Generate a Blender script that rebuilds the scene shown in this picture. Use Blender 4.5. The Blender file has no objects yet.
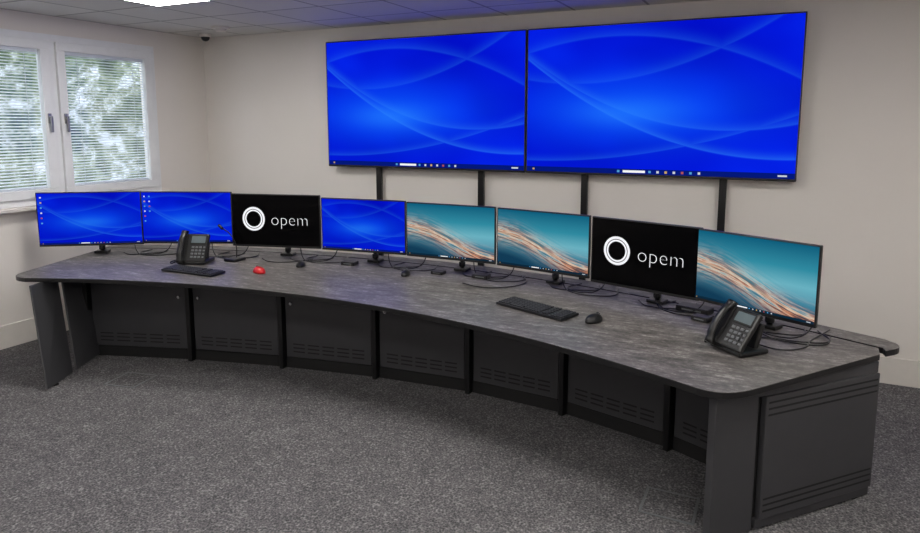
import bpy, bmesh, math, random
from mathutils import Vector, Matrix
random.seed(4)
sc=bpy.context.scene
col=sc.collection
try:
    sc.view_settings.view_transform='Standard'; sc.view_settings.look='None'
except Exception: pass
def rad(d): return math.radians(d)
def lin(r,g,b):
    f=lambda c:(c/255/12.92) if c/255<=.04045 else ((c/255+.055)/1.055)**2.4
    return (f(r),f(g),f(b),1)

# ---------------- node helper ----------------
class NT:
    def __init__(s,name):
        s.mat=bpy.data.materials.new(name); s.mat.use_nodes=True
        s.t=s.mat.node_tree; s.t.nodes.clear()
        s.out=s.t.nodes.new('ShaderNodeOutputMaterial')
    def n(s,typ,**k):
        x=s.t.nodes.new(typ)
        for a,b in k.items(): setattr(x,a,b)
        return x
    def l(s,a,b): s.t.links.new(a,b)
    def put(s,v,inp):
        if hasattr(v,'is_output'): s.l(v,inp)
        else: inp.default_value=v
    def m(s,op,a,b=0.0,c=None,clamp=False):
        x=s.n('ShaderNodeMath',operation=op,use_clamp=clamp)
        s.put(a,x.inputs[0]); s.put(b,x.inputs[1])
        if c is not None: s.put(c,x.inputs[2])
        return x.outputs[0]
    def mix(s,f,a,b,blend='MIX'):
        x=s.n('ShaderNodeMix',data_type='RGBA',blend_type=blend)
        s.put(f,x.inputs[0]); s.put(a,x.inputs[6]); s.put(b,x.inputs[7])
        return x.outputs[2]
    def noise(s,vec,scale,detail=4,rough=.5):
        x=s.n('ShaderNodeTexNoise'); x.inputs['Scale'].default_value=scale
        x.inputs['Detail'].default_value=detail; x.inputs['Roughness'].default_value=rough
        if vec is not None: s.l(vec,x.inputs['Vector'])
        return x.outputs['Fac']
    def coord(s,which='Object',scale=None,rot=None):
        c=s.n('ShaderNodeTexCoord').outputs[which]
        if scale or rot:
            mp=s.n('ShaderNodeMapping')
            if scale: mp.inputs['Scale'].default_value=scale
            if rot: mp.inputs['Rotation'].default_value=rot
            s.l(c,mp.inputs['Vector']); return mp.outputs[0]
        return c
    def ramp(s,f,stops):
        r=s.n('ShaderNodeValToRGB'); e=r.color_ramp.elements
        while len(e)<len(stops): e.new(.5)
        for k,(p,c) in zip(e,stops): k.position=p; k.color=c
        s.l(f,r.inputs[0]); return r.outputs[0]
    def bsdf(s,color,rough=.5,metal=0,bump=None,bs=.2,bd=.01,spec=.5):
        b=s.n('ShaderNodeBsdfPrincipled')
        s.put(color,b.inputs['Base Color']); s.put(rough,b.inputs['Roughness'])
        b.inputs['Metallic'].default_value=metal
        b.inputs['Specular IOR Level'].default_value=spec
        if bump is not None:
            bp=s.n('ShaderNodeBump'); bp.inputs['Strength'].default_value=bs; bp.inputs['Distance'].default_value=bd
            s.l(bump,bp.inputs['Height']); s.l(bp.outputs[0],b.inputs['Normal'])
        s.l(b.outputs[0],s.out.inputs[0]); return s.mat
    def emit(s,color,st=1.0):
        e=s.n('ShaderNodeEmission'); s.put(color,e.inputs[0]); s.put(st,e.inputs[1])
        s.l(e.outputs[0],s.out.inputs[0]); return s.mat

def plain(name,rgb,rough=.5,metal=0,var=.06,spec=.5):
    t=NT(name); c=lin(*rgb); v=t.noise(t.coord(),14,3)
    col2=t.mix(v,tuple(x*(1-var) for x in c[:3])+(1,),tuple(min(1,x*(1+var)) for x in c[:3])+(1,))
    return t.bsdf(col2,rough,metal,spec=spec)

# room materials
def m_wall():
    t=NT('wall_paint'); v=t.noise(t.coord(),2.0,3); 
    c=t.mix(v,lin(224,219,213),lin(229,224,219)); b=t.noise(t.coord(),180,2)
    return t.bsdf(c,.85,bump=b,bs=.08,bd=.002,spec=.2)
def m_carpet():
    t=NT('carpet_loop'); co=t.coord()
    w=t.noise(co,9,3); n1=t.noise(co,70,3,.7); n2=t.noise(co,260,2)
    vo=t.n('ShaderNodeTexVoronoi'); vo.inputs['Scale'].default_value=95; t.l(co,vo.inputs['Vector'])
    s=t.m('ADD',t.m('MULTIPLY',n1,.55),t.m('MULTIPLY',vo.outputs['Distance'],.45))
    s=t.m('ADD',s,t.m('MULTIPLY',t.m('SUBTRACT',w,.5),.16))
    c=t.ramp(s,[(.28,lin(54,54,56)),(.44,lin(84,83,85)),(.58,lin(106,104,106)),(.76,lin(146,144,145))])
    return t.bsdf(c,.95,bump=s,bs=.5,bd=.008,spec=.1)
def m_desk():
    t=NT('slate_laminate'); co=t.coord()
    a=t.noise(t.coord(scale=(2.0,8,1),rot=(0,0,.25)),3.2,8,.75); b=t.noise(co,42,6,.75)
    s=t.m('ADD',t.m('MULTIPLY',a,.62),t.m('MULTIPLY',b,.38))
    c=t.ramp(s,[(.39,lin(56,53,52)),(.47,lin(86,82,80)),(.54,lin(110,106,103)),(.63,lin(164,160,156))])
    return t.bsdf(c,.40,bump=b,bs=.06,bd=.003)
def m_ceiling():
    t=NT('ceiling_tile'); co=t.n('ShaderNodeTexCoord').outputs['Object']
    br=t.n('ShaderNodeTexBrick'); br.offset=0; br.inputs['Scale'].default_value=1
    br.inputs['Brick Width'].default_value=.6; br.inputs['Row Height'].default_value=.6
    br.inputs['Mortar Size'].default_value=.012
    br.inputs['Color1'].default_value=lin(216,214,211); br.inputs['Color2'].default_value=lin(210,208,205)
    br.inputs['Mortar'].default_value=lin(150,149,147)
    t.l(co,br.inputs['Vector'])
    n=t.noise(co,120,3)
    return t.bsdf(t.mix(t.m('MULTIPLY',n,.25),br.outputs[0],lin(170,168,164)),.9,bump=n,bs=.2,bd=.003,spec=.2)
WALL=m_wall(); CARPET=m_carpet(); DESK=m_desk(); CEIL=m_ceiling()
TRIM=plain('white_gloss_trim',(218,213,207),.4)
PVC=plain('window_pvc',(230,232,234),.35)
BLIND=plain('blind_slat',(205,212,222),.5)
BLK=plain('black_plastic',(17,17,18),.35)
BLKM=plain('black_matte',(9,9,10),.7)
CAB=plain('graphite_panel',(52,52,55),.45,0,.08)
PANEL=plain('graphite_end_panel',(56,56,59),.5,0,.08)
PVCH=plain('handle_metal',(150,150,150),.3,.8)
SILV=plain('lock_chrome',(190,190,190),.25,1)
KEY=plain('keycap',(40,40,43),.45)
GREYK=plain('phone_button',(95,97,100),.5)
RED=plain('red_plastic',(190,20,25),.3)
LCD=plain('phone_lcd',(92,104,108),.2)
GLOW=NT('light_diffuser').emit(lin(255,251,246),35)
HEDGE=None

# ---------------- geometry helpers ----------------
def link(o,parent=None):
    col.objects.link(o)
    if parent: o.parent=parent
    return o
def empty(name,loc=(0,0,0),rot=(0,0,0),parent=None,scale=1):
    e=bpy.data.objects.new(name,None); e.location=loc; e.rotation_euler=rot; e.scale=(scale,)*3
    e.empty_display_size=.1
    return link(e,parent)
def frombm(name,bm,mats,parent=None,smooth=False,bevel=0,seg=2):
    me=bpy.data.meshes.new(name); bm.normal_update(); bm.to_mesh(me); bm.free()
    for m in (mats if isinstance(mats,(list,tuple)) else [mats]): me.materials.append(m)
    if smooth:
        for p in me.polygons: p.use_smooth=True
    o=link(bpy.data.objects.new(name,me),parent)
    if bevel:
        b=o.modifiers.new('bevel','BEVEL'); b.width=bevel; b.segments=seg; b.limit_method='ANGLE'
    return o
def addbox(bm,c,s,mi=0,M=None):
    r=bmesh.ops.create_cube(bm,size=1,matrix=(M or Matrix())@Matrix.Translation(c)@Matrix.Diagonal((*s,1)))
    for f in {f for v in r['verts'] for f in v.link_faces}: f.material_index=mi
def box(name,parent,mat,loc,size,rot=(0,0,0),bevel=0,seg=2):
    bm=bmesh.new(); addbox(bm,(0,0,0),size)
    o=frombm(name,bm,mat,parent,bevel=bevel,seg=seg); o.location=loc; o.rotation_euler=rot; return o
def cyl(name,parent,mat,loc,r,h,rot=(0,0,0),r2=None,seg=28,bevel=0):
    bm=bmesh.new(); bmesh.ops.create_cone(bm,cap_ends=True,segments=seg,radius1=r,radius2=r if r2 is None else r2,depth=h)
    for f in bm.faces:
        if len(f.verts)==4: f.smooth=True
    o=frombm(name,bm,mat,parent,bevel=bevel); o.location=loc; o.rotation_euler=rot; return o
def ball(name,parent,mat,loc,s,rot=(0,0,0),flat=None):
    bm=bmesh.new(); bmesh.ops.create_uvsphere(bm,u_segments=28,v_segments=16,radius=1)
    for v in bm.verts:
        if flat is not None and v.co.z<flat: v.co.z=flat
        v.co=Vector((v.co.x*s[0],v.co.y*s[1],v.co.z*s[2]))
    o=frombm(name,bm,mat,parent,smooth=True); o.location=loc; o.rotation_euler=rot; return o
def tube(name,parent,mat,pts,r,cyclic=False):
    cu=bpy.data.curves.new(name,'CURVE'); cu.dimensions='3D'; cu.bevel_depth=r; cu.bevel_resolution=3; cu.resolution_u=8
    sp=cu.splines.new('BEZIER'); sp.bezier_points.add(len(pts)-1); sp.use_cyclic_u=cyclic
    for b,p in zip(sp.bezier_points,pts):
        b.co=p; b.handle_left_type=b.handle_right_type='AUTO'
    cu.materials.append(mat); cu.use_fill_caps=True
    return link(bpy.data.objects.new(name,cu),parent)
def prism(name,parent,mats,pts,z0,z1,bevel=0):
    """extruded polygon; mats=[top,side]"""
    bm=bmesh.new(); lo=[bm.verts.new((x,y,z0)) for x,y in pts]; hi=[bm.verts.new((x,y,z1)) for x,y in pts]
    n=len(pts)
    bm.faces.new(hi).material_index=0
    bm.faces.new(lo[::-1]).material_index=len(mats)-1
    for i in range(n):
        bm.faces.new((lo[i],lo[(i+1)%n],hi[(i+1)%n],hi[i])).material_index=len(mats)-1
    bmesh.ops.recalc_face_normals(bm,faces=bm.faces[:])
    return frombm(name,bm,mats,parent,bevel=bevel)
def linebox(name,parent,mat,A,B,s0,s1,z0,z1,n0,n1,bevel=0):
    """box along line A->B; n measured to the right-hand side of A->B"""
    A=Vector(A);B=Vector(B);d=(B-A).normalized();n=Vector((d.y,-d.x))
    c=A+d*(s0+s1)/2+n*(n0+n1)/2
    return box(name,parent,mat,(c.x,c.y,(z0+z1)/2),(s1-s0,abs(n1-n0),z1-z0),(0,0,math.atan2(d.y,d.x)),bevel)
def bez(p0,p1,p2,n=10):
    return [tuple((1-t)**2*p0[i]+2*t*(1-t)*p1[i]+t*t*p2[i] for i in (0,1)) for t in [k/n for k in range(n+1)]]

# ---------------- room ----------------
XL,XR,YB,YF,ZC=-5.83,2.6,5.565,-2.6,2.82
T=.15
box('floor',None,CARPET,((XL+XR)/2,(YB+YF)/2,-.05),(XR-XL+.6,YB-YF+.6,.1))
box('ceiling',None,CEIL,((XL+XR)/2,(YB+YF)/2,ZC+.05),(XR-XL+.6,YB-YF+.6,.1))
box('wall_back',None,WALL,((XL+XR)/2,YB+T/2,ZC/2),(XR-XL+.3,T,ZC))
box('wall_front',None,WALL,((XL+XR)/2,YF-T/2,ZC/2),(XR-XL+.3,T,ZC))
box('wall_right',None,WALL,(XR+T/2,(YB+YF)/2,ZC/2),(T,YB-YF,ZC))
WY0,WY1,WZ0,WZ1=2.72,4.90,1.18,2.66
T2=.22
bm=bmesh.new()
addbox(bm,(XL-T2/2,(YF+WY0)/2,ZC/2),(T2,WY0-YF,ZC))
addbox(bm,(XL-T2/2,(WY1+YB)/2,ZC/2),(T2,YB-WY1,ZC))
addbox(bm,(XL-T2/2,(WY0+WY1)/2,WZ0/2),(T2,WY1-WY0,WZ0))
addbox(bm,(XL-T2/2,(WY0+WY1)/2,(WZ1+ZC)/2),(T2,WY1-WY0,ZC-WZ1))
frombm('wall_left',bm,WALL)
bb=.2
box('baseboard_back',None,TRIM,((XL+XR)/2,YB-.009,bb/2),(XR-XL,.018,bb),bevel=.004)
box('baseboard_left',None,TRIM,(XL+.009,(YF+YB)/2,bb/2),(.018,YB-YF-.04,bb),bevel=.004)
box('baseboard_right',None,TRIM,(XR-.009,(YF+YB)/2,bb/2),(.018,YB-YF-.04,bb),bevel=.004)
box('trim_1',None,TRIM,(XL+.02,(WY0+WY1)/2,WZ0-.015),(.16,WY1-WY0+.1,.03),bevel=.006)

# window with two casements
win=empty('window_1',(XL-.03,0,0))
def fr(nm,y0,y1,z0,z1,d=.07,x=0,m=PVC): box(nm,win,m,(x,(y0+y1)/2,(z0+z1)/2),(d,y1-y0,z1-z0),bevel=.004)
g=.06
fr('frame_top',WY0,WY1,WZ1-g,WZ1); fr('frame_bottom',WY0,WY1,WZ0,WZ0+g)
fr('frame_l',WY0,WY0+g,WZ0+g,WZ1-g); fr('frame_r',WY1-g,WY1,WZ0+g,WZ1-g)
ym=(3.74+3.905)/2
fr('mullion',ym-.035,ym+.035,WZ0+g,WZ1-g)
glt=NT('window_glass')
tr=glt.n('ShaderNodeBsdfTransparent'); gs=glt.n('ShaderNodeBsdfGlossy'); gs.inputs['Roughness'].default_value=.05
mx=glt.n('ShaderNodeMixShader'); mx.inputs[0].default_value=.06
glt.l(tr.outputs[0],mx.inputs[1]); glt.l(gs.outputs[0],mx.inputs[2]); glt.l(mx.outputs[0],glt.out.inputs[0])
for k,(a,b) in enumerate(((WY0+g+.002,ym-.037),(ym+.037,WY1-g-.002))):
    z0,z1=WZ0+g+.002,WZ1-g-.002; w=.075
    for nm,q in (('top',(a,b,z1-w,z1)),('bottom',(a,b,z0,z0+w)),('l',(a,a+w,z0+w,z1-w)),('r',(b-w,b,z0+w,z1-w))):
        fr('sash%d_%s'%(k,nm),*q,d=.06,x=.03)
    box('glass%d'%k,win,glt.mat,(-.01,(a+b)/2,(z0+z1)/2),(.006,b-a-2*w+.02,z1-z0-2*w+.02))
    bm=bmesh.new(); ya,yb=a+w+.005,b-w-.005; z=z1-w-.04
    addbox(bm,(.02,(ya+yb)/2,z1-w-.015),(.03,yb-ya,.03))
    while z>z0+w+.02:
        addbox(bm,(0,0,0),(.024,yb-ya,.0012),0,Matrix.Translation((.018,(ya+yb)/2,z))@Matrix.Rotation(rad(24),4,'Y'))
        z-=.026
    addbox(bm,(.02,(ya+yb)/2,z0+w+.008),(.024,yb-ya,.014))
    for yy in (ya+.12,yb-.12): addbox(bm,(.033,yy,(z0+z1)/2),(.002,.003,z1-z0-2*w))
    frombm('blind%d'%k,bm,BLIND,win)
    hy=(b-w/2) if k==0 else (a+w/2)
    box('handle_plate%d'%k,win,PVCH,(.066,hy,1.93),(.012,.03,.09),bevel=.004)
    box('handle_lever%d'%k,win,PVCH,(.09,hy,1.88),(.018,.022,.14),bevel=.006)
    box('handle_neck%d'%k,win,PVCH,(.078,hy,1.94),(.03,.02,.02),bevel=.004)
# outside foliage
t=NT('hedge_leaves'); s=t.noise(t.coord(),2.6,9,.75)
HEDGE=t.bsdf(t.ramp(s,[(.36,lin(36,52,36)),(.47,lin(76,96,66)),(.54,lin(134,144,122)),(.61,lin(205,213,222))]),.9)
bm=bmesh.new(); bmesh.ops.create_grid(bm,x_segments=60,y_segments=40,size=1)
for v in bm.verts:
    x,y=v.co.x*6,v.co.y*2.2+2.2
    v.co=Vector((math.sin(x*3.1)*.15+math.cos(y*4+x)*.15+random.uniform(-.1,.1),x,y))
h=frombm('garden_hedge',bm,HEDGE,smooth=True); h.location=(-9.5,5.5,-.05)

# ceiling lights
def ceil_light(x,y):
    e=empty('ceiling_light_panel',(x,y,ZC))
    box('housing',e,TRIM,(0,0,-.008),(.6,.6,.016),bevel=.003)
    box('diffuser',e,GLOW,(0,0,-.0175),(.55,.55,.004))
for x,y in ((-4.2,3.55),(-4.2,.6),(-1.7,.6),(.8,.6),(-1.7,3.0),(1.0,3.0),(-1.7,-1.6),(.8,-1.6)): ceil_light(x,y)
# security camera and smoke detector
e=empty('security_camera',(-5.55,5.33,ZC))
cyl('base',e,TRIM,(0,0,-.015),.06,.03,bevel=.004); ball('dome',e,BLK,(0,0,-.03),(.045,.045,.045),(math.pi,0,0),0.0)
e=empty('smoke_detector',(-5.0,5.0,ZC)); cyl('base',e,TRIM,(0,0,-.01),.09,.02,bevel=.004); cyl('head',e,TRIM,(0,0,-.03),.045,.03,r2=.06)

# ---------------- screens ----------------
def plane_uv(name,parent,mat,w,h,y,loc=(0,0)):
    me=bpy.data.meshes.new(name)
    x,z=loc
    me.from_pydata([(x-w/2,y,z-h/2),(x+w/2,y,z-h/2),(x+w/2,y,z+h/2),(x-w/2,y,z+h/2)],[],[(0,1,2,3)])
    uv=me.uv_layers.new(name='UVMap')
    for i,c in enumerate(((0,0),(1,0),(1,1),(0,1))): uv.data[i].uv=c
    me.materials.append(mat)
    return link(bpy.data.objects.new(name,me),parent)
def uvn(t):
    sp=t.n('ShaderNodeSeparateXYZ'); t.l(t.n('ShaderNodeTexCoord').outputs['UV'],sp.inputs[0]); return sp.outputs[0],sp.outputs[1]
def waveline(t,u,v,a,b,c,d,e,w,k):
    """soft band: sharp on the lower edge, long falloff above"""
    y0=t.m('ADD',t.m('MULTIPLY_ADD',u,b,a),t.m('MULTIPLY',t.m('SINE',t.m('MULTIPLY_ADD',u,d,e)),c))
    dd=t.m('SUBTRACT',v,y0)
    up=t.m('MULTIPLY',dd,1/w); dn=t.m('MULTIPLY',dd,-5/w)
    dist=t.m('MAXIMUM',up,dn)
    return t.m('MULTIPLY',t.m('POWER',t.m('MAXIMUM',t.m('SUBTRACT',1,dist),0),2.5),k)
def arcline(t,u,v,x0,y0,A,w,k):
    """parabola v=y0+A(u-x0)^2, thin bright line with soft side"""
    dd=t.m('SUBTRACT',v,t.m('MULTIPLY_ADD',t.m('POWER',t.m('ABSOLUTE',t.m('SUBTRACT',u,x0)),2.0),A,y0))
    dist=t.m('MAXIMUM',t.m('MULTIPLY',dd,1/w),t.m('MULTIPLY',dd,-6/w))
    return t.m('MULTIPLY',t.m('POWER',t.m('MAXIMUM',t.m('SUBTRACT',1,dist),0),3.0),k)
def scr_finish(t,color,st):
    e=t.n('ShaderNodeEmission'); t.put(color,e.inputs[0]); e.inputs[1].default_value=st
    t.l(e.outputs[0],t.out.inputs[0]); return t.mat
def m_blue(name,gx,gy,st=1):
    t=NT(name); u,v=uvn(t)
    dx=t.m('MULTIPLY',t.m('SUBTRACT',u,gx),1.7); dy=t.m('MULTIPLY',t.m('SUBTRACT',v,gy),3.0)
    g=t.m('EXPONENT',t.m('MULTIPLY',t.m('ADD',t.m('POWER',t.m('ABSOLUTE',dx),2),t.m('POWER',t.m('ABSOLUTE',dy),2)),-2.4))
    dx2=t.m('MULTIPLY',t.m('SUBTRACT',u,gx),4.2); dy2=t.m('MULTIPLY',t.m('SUBTRACT',v,gy-.02),9)
    g2=t.m('EXPONENT',t.m('MULTIPLY',t.m('ADD',t.m('POWER',t.m('ABSOLUTE',dx2),2),t.m('POWER',t.m('ABSOLUTE',dy2),2)),-1.6))
    co=t.n('ShaderNodeCombineXYZ'); t.l(u,co.inputs[0]); t.l(v,co.inputs[1])
    n=t.noise(co.outputs[0],1.7,2)
    base=t.ramp(n,[(.3,lin(2,14,198)),(.5,lin(3,24,220)),(.7,lin(4,38,238))])
    c=t.mix(t.m('MULTIPLY',g,.85),base,lin(10,80,250))
    c=t.mix(t.m('MULTIPLY',g2,.6),c,lin(34,124,255))
    ls=None
    for L in ((.22,.62,.75,.12,.13),(.78,.30,.85,.10,.24),(.95,.12,.75,.09,.34),(.35,.93,-.75,.12,.14),(.05,.08,.35,.08,.18)):
        w=arcline(t,u,v,*L); ls=w if ls is None else t.m('MAXIMUM',ls,w)
    c=t.mix(ls,c,lin(50,140,255))
    return scr_finish(t,c,st)
def m_teal(name,st=1,sh=0.0):
    t=NT(name); u,v=uvn(t)
    y0=t.m('ADD',t.m('MULTIPLY_ADD',u,-.45,.50+sh),t.m('MULTIPLY',t.m('SINE',t.m('MULTIPLY_ADD',u,5.0,.4)),.07))
    dist=t.m('SUBTRACT',v,y0)
    base=t.ramp(v,[(0,lin(30,92,120)),(.22,lin(70,140,165)),(.45,lin(104,176,192)),(.68,lin(48,138,160)),(1,lin(14,92,122))])
    mp=t.n('ShaderNodeCombineXYZ'); t.l(t.m('MULTIPLY',u,1.5),mp.inputs[0]); t.l(t.m('MULTIPLY',dist,10),mp.inputs[1])
    n=t.noise(mp.outputs[0],1.7,6,.62)
    below=t.m('EXPONENT',t.m('MULTIPLY',t.m('POWER',t.m('ABSOLUTE',t.m('MULTIPLY',dist,5.6)),2),-1))
    st_c=t.ramp(n,[(.34,lin(22,50,66)),(.43,lin(96,62,48)),(.49,lin(205,120,66)),(.54,lin(236,206,176)),(.60,lin(120,150,158)),(.7,lin(34,92,116))])
    c=t.mix(t.m('MULTIPLY',below,.8),base,st_c)
    low=t.m('MULTIPLY',t.m('MAXIMUM',t.m('MULTIPLY',dist,-2.6),0),1,clamp=True)
    c=t.mix(low,c,lin(18,58,84))
    c=t.mix(waveline(t,u,v,.50+sh,-.38,.07,5,.4,.05,.5),c,lin(255,226,190))
    return scr_finish(t,c,st)
BL1=m_blue('wallpaper_blue_a',.36,.42); BL2=m_blue('wallpaper_blue_b',.42,.44)
BLM=m_blue('wallpaper_blue_small',.5,.45,.85)
TE1=m_teal('wallpaper_teal_a'); TE2=m_teal('wallpaper_teal_b',1,.04)
BLACKSCR=plain('black_screen',(2,2,3),.2,spec=.12)
WHITE=NT('white_pixels').emit(lin(245,246,250),1)
TASK=NT('taskbar_pixels').emit(lin(4,24,120),1)
TASKD=NT('taskbar_dark_pixels').emit(lin(14,40,58),1)
ICO=[NT('icon_pixels_%d'%i).emit(lin(*c),.8) for i,c in enumerate(((220,225,235),(220,180,100),(90,170,230),(190,90,90)))]

def icons(parent,w,h,y,task,desk=0):
    bh=h*.035
    plane_uv('taskbar',parent,task,w,bh,y-.0006,(0,-h/2+bh/2))
    z=-h/2+bh/2
    plane_uv('search_pill',parent,WHITE,w*.085,bh*.45,y-.0012,(-w*.06,z))
    bm=bmesh.new()
    def q(x,zz,sw,sh,mi):
        f=bm.faces.new([bm.verts.new(p) for p in ((x-sw/2,y-.0012,zz-sh/2),(x+sw/2,y-.0012,zz-sh/2),(x+sw/2,y-.0012,zz+sh/2),(x-sw/2,y-.0012,zz+sh/2))]); f.material_index=mi
    q(-w*.12,z,w*.010,bh*.45,2)
    for i in range(7): q(w*(.0+.03*i),z,w*.009,bh*.45,[2,0,1,0,3,2,0][i])
    q(w*.46,z,w*.03,bh*.3,0); q(-w*.47,z,w*.008,bh*.35,1)
    if desk:
        for i in range(6):
            for j in range(2 if desk>1 else 1):
                if j==1 and i>3: continue
                q(-w*(.465-.055*j),h*(.42-.10*i),w*.017,h*.028,[0,1,2,0,3,2][(i+2*j)%6])
    frombm('icons',bm,ICO,parent)

def wall_display(x0,x1,mat):
    z0,z1=1.463,2.675; w=x1-x0; h=z1-z0
    e=empty('wall_display',((x0+x1)/2,5.465,(z0+z1)/2))
    box('casing',e,BLK,(0,0,0),(w,.055,h),bevel=.005)
    plane_uv('screen',e,mat,w-.022,h-.03,-.0285,(0,.004))
    s=empty('screen_ui',(0,0,.004),parent=e)
    icons(s,w-.022,h-.03,-.0288,TASK)
    return e
wall_display(-4.078,-1.992,BL1); wall_display(-1.986,.112,BL2)
for x in (-3.53,-2.44,-1.483,-.39):
    e=empty('display_support_post',(x,5.515,0))
    box('post',e,BLK,(0,0,.9),(.055,.035,1.8),bevel=.003)
    box('foot',e,BLK,(0,-.05,.005),(.14,.14,.01))

# ---------------- desk ----------------
CX,CY=-2.66,-2.28
def pol(R,a): a=rad(a); return (CX+R*math.sin(a),CY+R*math.cos(a))
desk=empty('control_room_desk',(0,0,0))
RF,RS,RO=5.735,6.93,7.11
arc=lambda R,a0,a1,n=60:[pol(R,a0+(a1-a0)*k/n) for k in range(n+1)]
lf=(-5.17,2.92); lr=(-5.57,4.02); rf=(-.16,2.87); rr=(.52,3.80)
def toward(a,b,d):
    A=Vector(a);B=Vector(b);q=A+(B-A).normalized()*d;return (q.x,q.y)
front=arc(RF,-24.2,24.3)
pts=bez(toward(lf,lr,.16),lf,front[0])+front[1:-1]+bez(front[-1],rf,toward(rf,rr,.2))+[toward(rr,rf,.03)]+arc(RS,27.2,-24.85)+[toward(lr,lf,.02)]
prism('worktop',desk,[DESK,BLK],pts,.718,.75,bevel=.003)
pts=[(.535,3.845)]+bez((.58,3.895),(.625,3.95),(.60,4.01),6)+arc(RO,26.9,-24.85)+arc(RS+.02,-24.85,27.3)
prism('rear_shelf',desk,[DESK,BLK],pts,.718,.75,bevel=.003)
prism('cable_channel',desk,[BLKM],arc(RS-.06,-24.7,26.9)+arc(RS+.1,26.9,-24.7),.69,.716)
K=[(-5.0,3.42),(-4.17,3.70),(-3.40,3.89),(-2.63,4.02),(-1.89,4.075),(-1.19,4.02),(-.495,3.83),(.14,3.52)]
# carcass
rear=[pol(6.98,a) for a in (26.2,20,14,8,2,-4,-10,-16,-23)]
Kin=[(x,y+.03) for x,y in K]
prism('carcass',desk,[BLKM],Kin+[(.30,3.62)]+rear+[(-5.1,3.6)],.0,.717)
for i in range(7):
    A,B=Vector(K[i]),Vector(K[i+1]); L=(B-A).length
    linebox('door_%d'%i,desk,CAB,A,B,.035,L-.035,.095,.705,-.022,.0,bevel=.004)
    linebox('plinth_%d'%i,desk,BLKM,A,B,0,L,0,.085,-.06,-.02)
    linebox('divider_%d'%i,desk,BLK,A,B,-.018,.018,0,.717,-.03,.03,bevel=.003)
    d=(B-A).normalized(); nn=Vector((d.y,-d.x))
    bm=bmesh.new()
    M=Matrix.Translation((*(A+nn*.0005),0))@Matrix.Rotation(math.atan2(d.y,d.x),4,'Z')
    nS=5; sw=(L-.16)/nS
    for r in range(3):
        for k in range(nS): addbox(bm,(.08+sw*(k+.5),0,.14+.03*r),(sw*.78,.002,.009),0,M)
    frombm('vents_%d'%i,bm,BLKM,desk)
    s=L-.085 if i in (0,5) else .085
    p=A+d*s+nn*.006
    cyl('lock_%d'%i,desk,SILV,(p.x,p.y,.52),.011,.014,(math.pi/2,0,math.atan2(d.y,d.x)))
# end panel right (outer face visible)
A,B=(-.19,2.985),(.50,3.765); L=(Vector(B)-Vector(A)).length
linebox('end_leg',desk,PANEL,A,B,0,.25,.012,.717,-.045,0,bevel=.003)
linebox('end_core',desk,BLKM,A,B,.24,L-.02,.03,.717,-.045,-.02)
linebox('end_cover',desk,PANEL,A,B,.285,L,.06,.66,-.02,.012,bevel=.004)
linebox('end_cover_top',desk,PANEL,A,B,.25,L,.66,.717,-.02,.0,bevel=.002)
linebox('end_cover_bottom',desk,PANEL,A,B,.27,L,.012,.06,-.02,.0,bevel=.002)
for z in (.63,.60,.57,.16,.13,.10): linebox('end_slot',desk,BLKM,A,B,.30,L-.015,z-.004,z+.004,.011,.0135)
for s in (.06,L-.08): linebox('end_foot',desk,BLKM,A,B,s-.02,s+.02,0,.014,-.04,-.01)
# end panel left (inner face visible), front edge raked towards the operator side
def slab(name,tA,tB,bA,bB,th,z0=.012,z1=.717,s0=0.,s1=1.):
    bm=bmesh.new(); V=[]
    def lerp(a,b,s): return Vector(a).lerp(Vector(b),s)
    for (a,b,z) in ((bA,bB,z0),(tA,tB,z1)):
        d=(Vector(b)-Vector(a)).normalized(); n=Vector((-d.y,d.x))*th
        p,q=lerp(a,b,s0),lerp(a,b,s1)
        V.append([bm.verts.new((*w,z)) for w in (p,q,q+n,p+n)])
    lo,hi=V
    bm.faces.new(lo[::-1]); bm.faces.new(hi)
    for i in range(4): bm.faces.new((lo[i],lo[(i+1)%4],hi[(i+1)%4],hi[i]))
    bmesh.ops.recalc_face_normals(bm,faces=bm.faces[:])
    return frombm(name,bm,PANEL,desk,bevel=.003)
tA,tB,bA,bB=(-4.86,2.90),(-5.28,3.98),(-4.60,2.80),(-5.22,3.98)
slab('end_leg_l',tA,tB,bA,bB,.015,s0=0,s1=.25)
slab('end_rear_l',tA,tB,bA,bB,.015,s0=.29,s1=1)
slab('end_rail_l',tA,tB,tA,tB,.014,z0=.67,s0=.2,s1=.36)
for s in (.08,.9):
    p=Vector(bA).lerp(Vector(bB),s); box('end_foot_l',desk,BLKM,(p.x-.01,p.y,.007),(.03,.03,.014))

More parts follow.
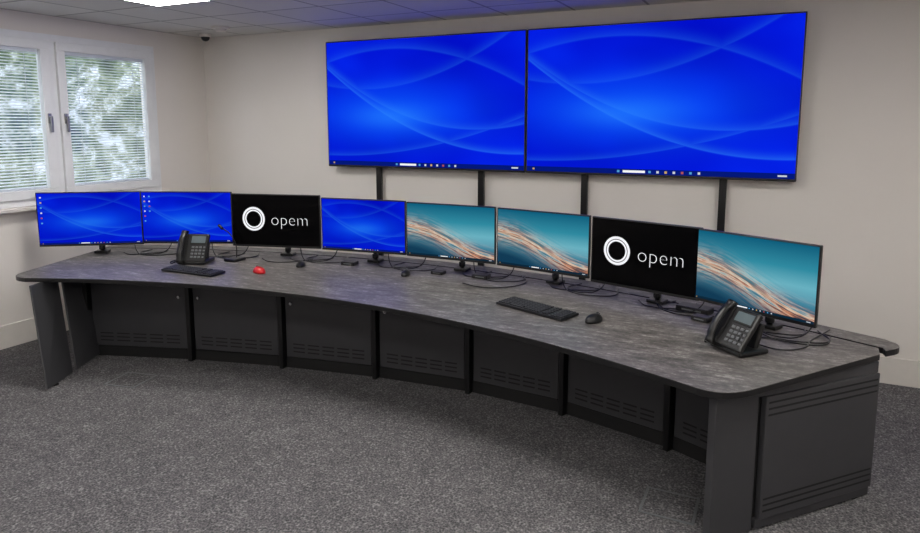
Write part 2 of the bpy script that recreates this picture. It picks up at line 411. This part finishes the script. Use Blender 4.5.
# ---------------- monitors ----------------
def opem(e,w,h,y):
    cxr,cz=-.25*w,.02*h
    for r,th in ((.118*w,.0115*w),(.092*w,.008*w)):
        bm=bmesh.new(); n=64
        for k in range(n):
            a,b=2*math.pi*k/n,2*math.pi*(k+1)/n
            def pt(a,ro): return bm.verts.new((cxr+ro*math.cos(a),y,cz+ro*math.sin(a)))
            bm.faces.new([pt(a,r-th),pt(b,r-th),pt(b,r+th),pt(a,r+th)])
        frombm('logo_ring',bm,WHITE,e)
    cu=bpy.data.curves.new('logo_text','FONT'); cu.body='opem'; cu.size=.185*w; cu.offset=-.0048*w
    cu.align_x='LEFT'; cu.space_character=1.04; cu.materials.append(WHITE)
    o=link(bpy.data.objects.new('logo_text',cu),e); o.location=(-.055*w,y,-.095*h); o.rotation_euler=(math.pi/2,0,0)
DZ=.751
def monitor(x,y,z,yaw,w,h,kind,tilt=0,base=.2,bx=0):
    e=empty('computer_monitor',(x,y,z),(0,0,yaw))
    t=empty('panel',(0,0,0),(-tilt,0,0),parent=e)
    box('casing',t,BLK,(0,0,0),(w,.022,h),bevel=.004)
    box('rear_bulge',t,BLKM,(0,.022,-.02),(w*.45,.03,h*.5),bevel=.01)
    mat={'blue':BLM,'teal':TE1,'teal2':TE2,'black':BLACKSCR}[kind[0]]
    sw,sh=w-.016,h-.026
    plane_uv('screen',t,mat,sw,sh,-.0114,(0,.005))
    ui=empty('screen_ui',(0,0,.005),parent=t)
    if kind[0]=='black': opem(ui,sw,sh,-.0122)
    else: icons(ui,sw,sh,-.0116,TASK if kind[0]=='blue' else TASKD,desk=kind[1])
    dz=DZ-z
    box('arm_plate',e,BLK,(0,.045,0),(.11,.02,.11),bevel=.004)
    box('arm_link',e,BLK,(bx/2,.045+(base-.045)/2,-.01),(.04,math.hypot(base-.04,bx),.035),(0,0,-math.atan2(bx,base-.045)),bevel=.008)
    cyl('arm_pole',e,BLK,(bx,base,(dz+.03)/2),.017,-dz+.03)
    cyl('arm_collar',e,BLK,(bx,base,dz+.05),.026,.035,bevel=.003)
    box('arm_base',e,BLK,(bx,base,dz+.012),(.11,.09,.022),bevel=.005)
    return e
MON=[(-5.255,3.68,.60,.83,.46,('blue',1)),
(-4.575,4.09,.42,.79,.45,('blue',2)),
(-3.755,4.27,.26,.79,.445,('black',0)),
(-2.95,4.36,.12,.74,.425,('blue',0)),
(-2.19,4.38,.0,.74,.42,('teal',0)),
(-1.445,4.30,-.18,.72,.42,('teal2',0)),
(-.72,4.08,-.29,.72,.43,('black',0)),
(-.10,3.83,-.48,.70,.42,('teal',0))]
for x,y,yaw,w,h,kd in MON: monitor(x,y,1.084,yaw,w,h,kd,base=.21)

# ---------------- desk objects ----------------
def keyboard(x,y,yaw,w=.46,d=.15):
    e=empty('keyboard',(x,y,DZ),(0,0,yaw))
    box('tray',e,BLK,(0,0,.011),(w,d,.016),(.03,0,0),bevel=.004)
    bm=bmesh.new(); M=Matrix.Rotation(.03,4,'X')
    rows=6; cols=int(w/.0215)
    kw=(w-.02)/cols; kd=(d-.02)/rows
    for r in range(rows):
        c=0
        while c<cols:
            n=6 if (r==0 and c==4) else 1
            if not (c in (cols-8,cols-5)) :
                addbox(bm,(-w/2+.01+kw*(c+n/2),-d/2+.01+kd*(r+.5),.022),(kw*n*.82,kd*.78,.008),0,M)
            c+=n
    frombm('keys',bm,KEY,e,bevel=.001,seg=1)
def mouse(x,y,yaw,mat=None,name='computer_mouse',s=1.0):
    e=empty(name,(x,y,DZ),(0,0,yaw),scale=s)
    ball('shell',e,mat or BLK,(0,0,.008),(.034,.06,.034),flat=-.2)
    cyl('wheel',e,GREYK,(0,.03,.037),.008,.008,(0,math.pi/2,0))
    box('button_seam',e,BLKM,(0,.036,.0345),(.0015,.03,.006),(-.35,0,0))
def phone(x,y,yaw,s=1.2,tilt=50):
    e=empty('desk_phone',(x,y,DZ+.002),(0,0,yaw),scale=s)
    box('base_foot',e,BLK,(0,.02,.012),(.19,.17,.022),bevel=.008)
    box('rear_stand',e,BLK,(0,.075,.07),(.13,.03,.13),(rad(-18),0,0),bevel=.008)
    p=empty('face',(0,-.01,.105),(rad(tilt),0,0),parent=e)
    box('face_plate',p,BLK,(0,0,0),(.20,.20,.028),bevel=.01,seg=3)
    box('lcd_surround',p,BLKM,(.035,.055,.0145),(.115,.065,.004),bevel=.002)
    box('lcd',p,LCD,(.035,.056,.0172),(.098,.048,.002))
    bm=bmesh.new()
    for r in range(4):
        for c in range(3): addbox(bm,(.005+.026*c,.002-.023*r,.017),(.018,.013,.006))
    for r in range(4): addbox(bm,(.084,.002-.023*r,.017),(.014,.011,.006))
    frombm('keypad',bm,GREYK,p,bevel=.002)
    box('cradle',p,BLKM,(-.067,0,.016),(.052,.19,.01),bevel=.004)
    bm=bmesh.new()
    prof=[]; n=16
    for k in range(n+1):
        tt=-1+2*k/n; yy=.112*tt; zz=.052-.022*abs(tt)**2.2
        ww=.02+.006*abs(tt)**3; hh=.011+.013*max(0,(abs(tt)-.62)/.38)
        ring=[bm.verts.new((-.067+ww*math.cos(a),yy,zz+hh*math.sin(a)-(.008 if abs(tt)>.7 else 0))) for a in [2*math.pi*j/12 for j in range(12)]]
        prof.append(ring)
    for a,b in zip(prof,prof[1:]):
        for j in range(12): bm.faces.new((a[j],a[(j+1)%12],b[(j+1)%12],b[j]))
    bm.faces.new(prof[0]); bm.faces.new(prof[-1][::-1])
    bmesh.ops.recalc_face_normals(bm,faces=bm.faces[:])
    frombm('handset',bm,BLK,p,smooth=True)
    tube('cord',e,BLKM,[(-.08,-.08,.03),(-.13,-.06,.008),(-.17,.0,.006),(-.14,.06,.006),(-.06,.09,.008)],.004)
phone(-4.28,3.88,.35,1.2,62)
keyboard(-4.03,3.63,.0,.52,.15)
mouse(-3.56,3.84,1.2,RED,s=1.15)
keyboard(-1.30,3.78,rad(-21),.52,.17)
mouse(-.92,3.70,-.35,s=1.15)
phone(-.15,3.52,-.75,1.1,54)
# gooseneck mic
e=empty('gooseneck_microphone',(-4.06,4.1,DZ))
box('base',e,BLK,(0,0,.012),(.12,.14,.024),bevel=.008)
tube('neck',e,BLK,[(0,.02,.02),(.0,.02,.12),(-.04,0,.22),(-.09,-.03,.27)],.004)
cyl('capsule',e,BLK,(-.105,-.038,.283),.011,.05,(0,rad(-55),0))
mouse(-3.42,4.16,.3); mouse(-2.5,4.25,0.2)
def dock(x,y,yaw,s=(.16,.1,.03)):
    e=empty('docking_station',(x,y,DZ),(0,0,yaw)); box('case',e,BLK,(0,0,s[2]/2),s,bevel=.005)
    box('port_strip',e,GREYK,(0,-s[1]/2-.0005,s[2]/2),(s[0]*.6,.001,s[2]*.25))
dock(-.42,4.17,-.3,(.2,.1,.035)); dock(-.36,3.99,-.4,(.1,.07,.03)); dock(-1.95,4.42,0,(.12,.08,.03)); dock(-3.1,4.38,.1,(.12,.08,.03)); dock(-2.3,4.4,0,(.1,.07,.025))
# cables
def cable(pts): tube('loose_cable',None,BLK,[(x,y,DZ+z) for x,y,z in pts],.004)
for cx_,cy_,a in ((-4.9,4.0,.4),(-4.2,4.2,.3),(-3.4,4.38,.2),(-2.6,4.45,.05),(-1.85,4.43,-.05),(-1.15,4.33,-.2),(-.5,4.13,-.3),(.06,3.86,-.5)):
    ca,sa=math.cos(a),math.sin(a)
    def w(u,v,z): return (cx_+u*ca-v*sa,cy_+u*sa+v*ca,z)
    cable([w(-.22,.08,.15),w(-.15,0,.02),w(-.05,-.06,.004),w(.1,-.05,.004),w(.2,.03,.004),w(.16,.2,.004)])
    cable([w(.12,.12,.11),w(.1,.02,.03),w(.0,-.02,.004),w(-.14,.03,.004),w(-.12,.2,.004)])
    cable([w(-.3,.05,.004),w(-.2,-.03,.004),w(-.05,.02,.004),w(.05,.12,.004),w(.0,.24,.004)])
cable([(-.05,3.64,.01),(.05,3.62,.004),(.16,3.7,.004),(.2,3.85,.004),(.26,4.0,.004),(.3,4.1,.004)])
cable([(-.1,3.72,.01),(.0,3.80,.004),(.14,3.8,.004),(.28,3.86,.004),(.24,4.05,.004)])
cable([(-2.0,4.2,.004),(-1.85,4.15,.004),(-1.7,4.2,.004),(-1.6,4.4,.004),(-1.7,4.6,.004)])
cable([(-3.9,4.25,.004),(-3.75,4.18,.004),(-3.6,4.24,.004),(-3.5,4.42,.004)])
# floor boxes
def floorbox(x,y,yaw):
    e=empty('floor_socket_box',(x,y,0),(0,0,yaw))
    for nm,p,s in (('rim_a',(0,.12,.002),(.26,.012,.004)),('rim_b',(0,-.12,.002),(.26,.012,.004)),('rim_c',(.124,0,.002),(.012,.24,.004)),('rim_d',(-.124,0,.002),(.012,.24,.004))):
        box(nm,e,GREYK,p,s)
    box('lid',e,CARPET,(0,0,.0015),(.235,.228,.003))
floorbox(-.40,3.24,0); floorbox(-4.25,3.2,.2)

# ---------------- light ----------------
w=bpy.data.worlds.new('World'); sc.world=w; w.use_nodes=True
bg=w.node_tree.nodes['Background']
sky=w.node_tree.nodes.new('ShaderNodeTexSky'); sky.sky_type='HOSEK_WILKIE'; sky.turbidity=6; sky.sun_direction=(.5,.3,.7)
mixn=w.node_tree.nodes.new('ShaderNodeMix'); mixn.data_type='RGBA'; mixn.inputs[0].default_value=.7
w.node_tree.links.new(sky.outputs[0],mixn.inputs[6]); mixn.inputs[7].default_value=(.85,.92,1,1)
w.node_tree.links.new(mixn.outputs[2],bg.inputs[0]); bg.inputs[1].default_value=3.6

cam=bpy.data.cameras.new('Camera'); cam.sensor_width=36; cam.lens=665/920*36; cam.shift_y=-(266.5-213)/920
co=link(bpy.data.objects.new('Camera',cam)); co.location=(0,0,1.89); co.rotation_euler=(rad(90-7.7),0,rad(25.7))
sc.camera=co
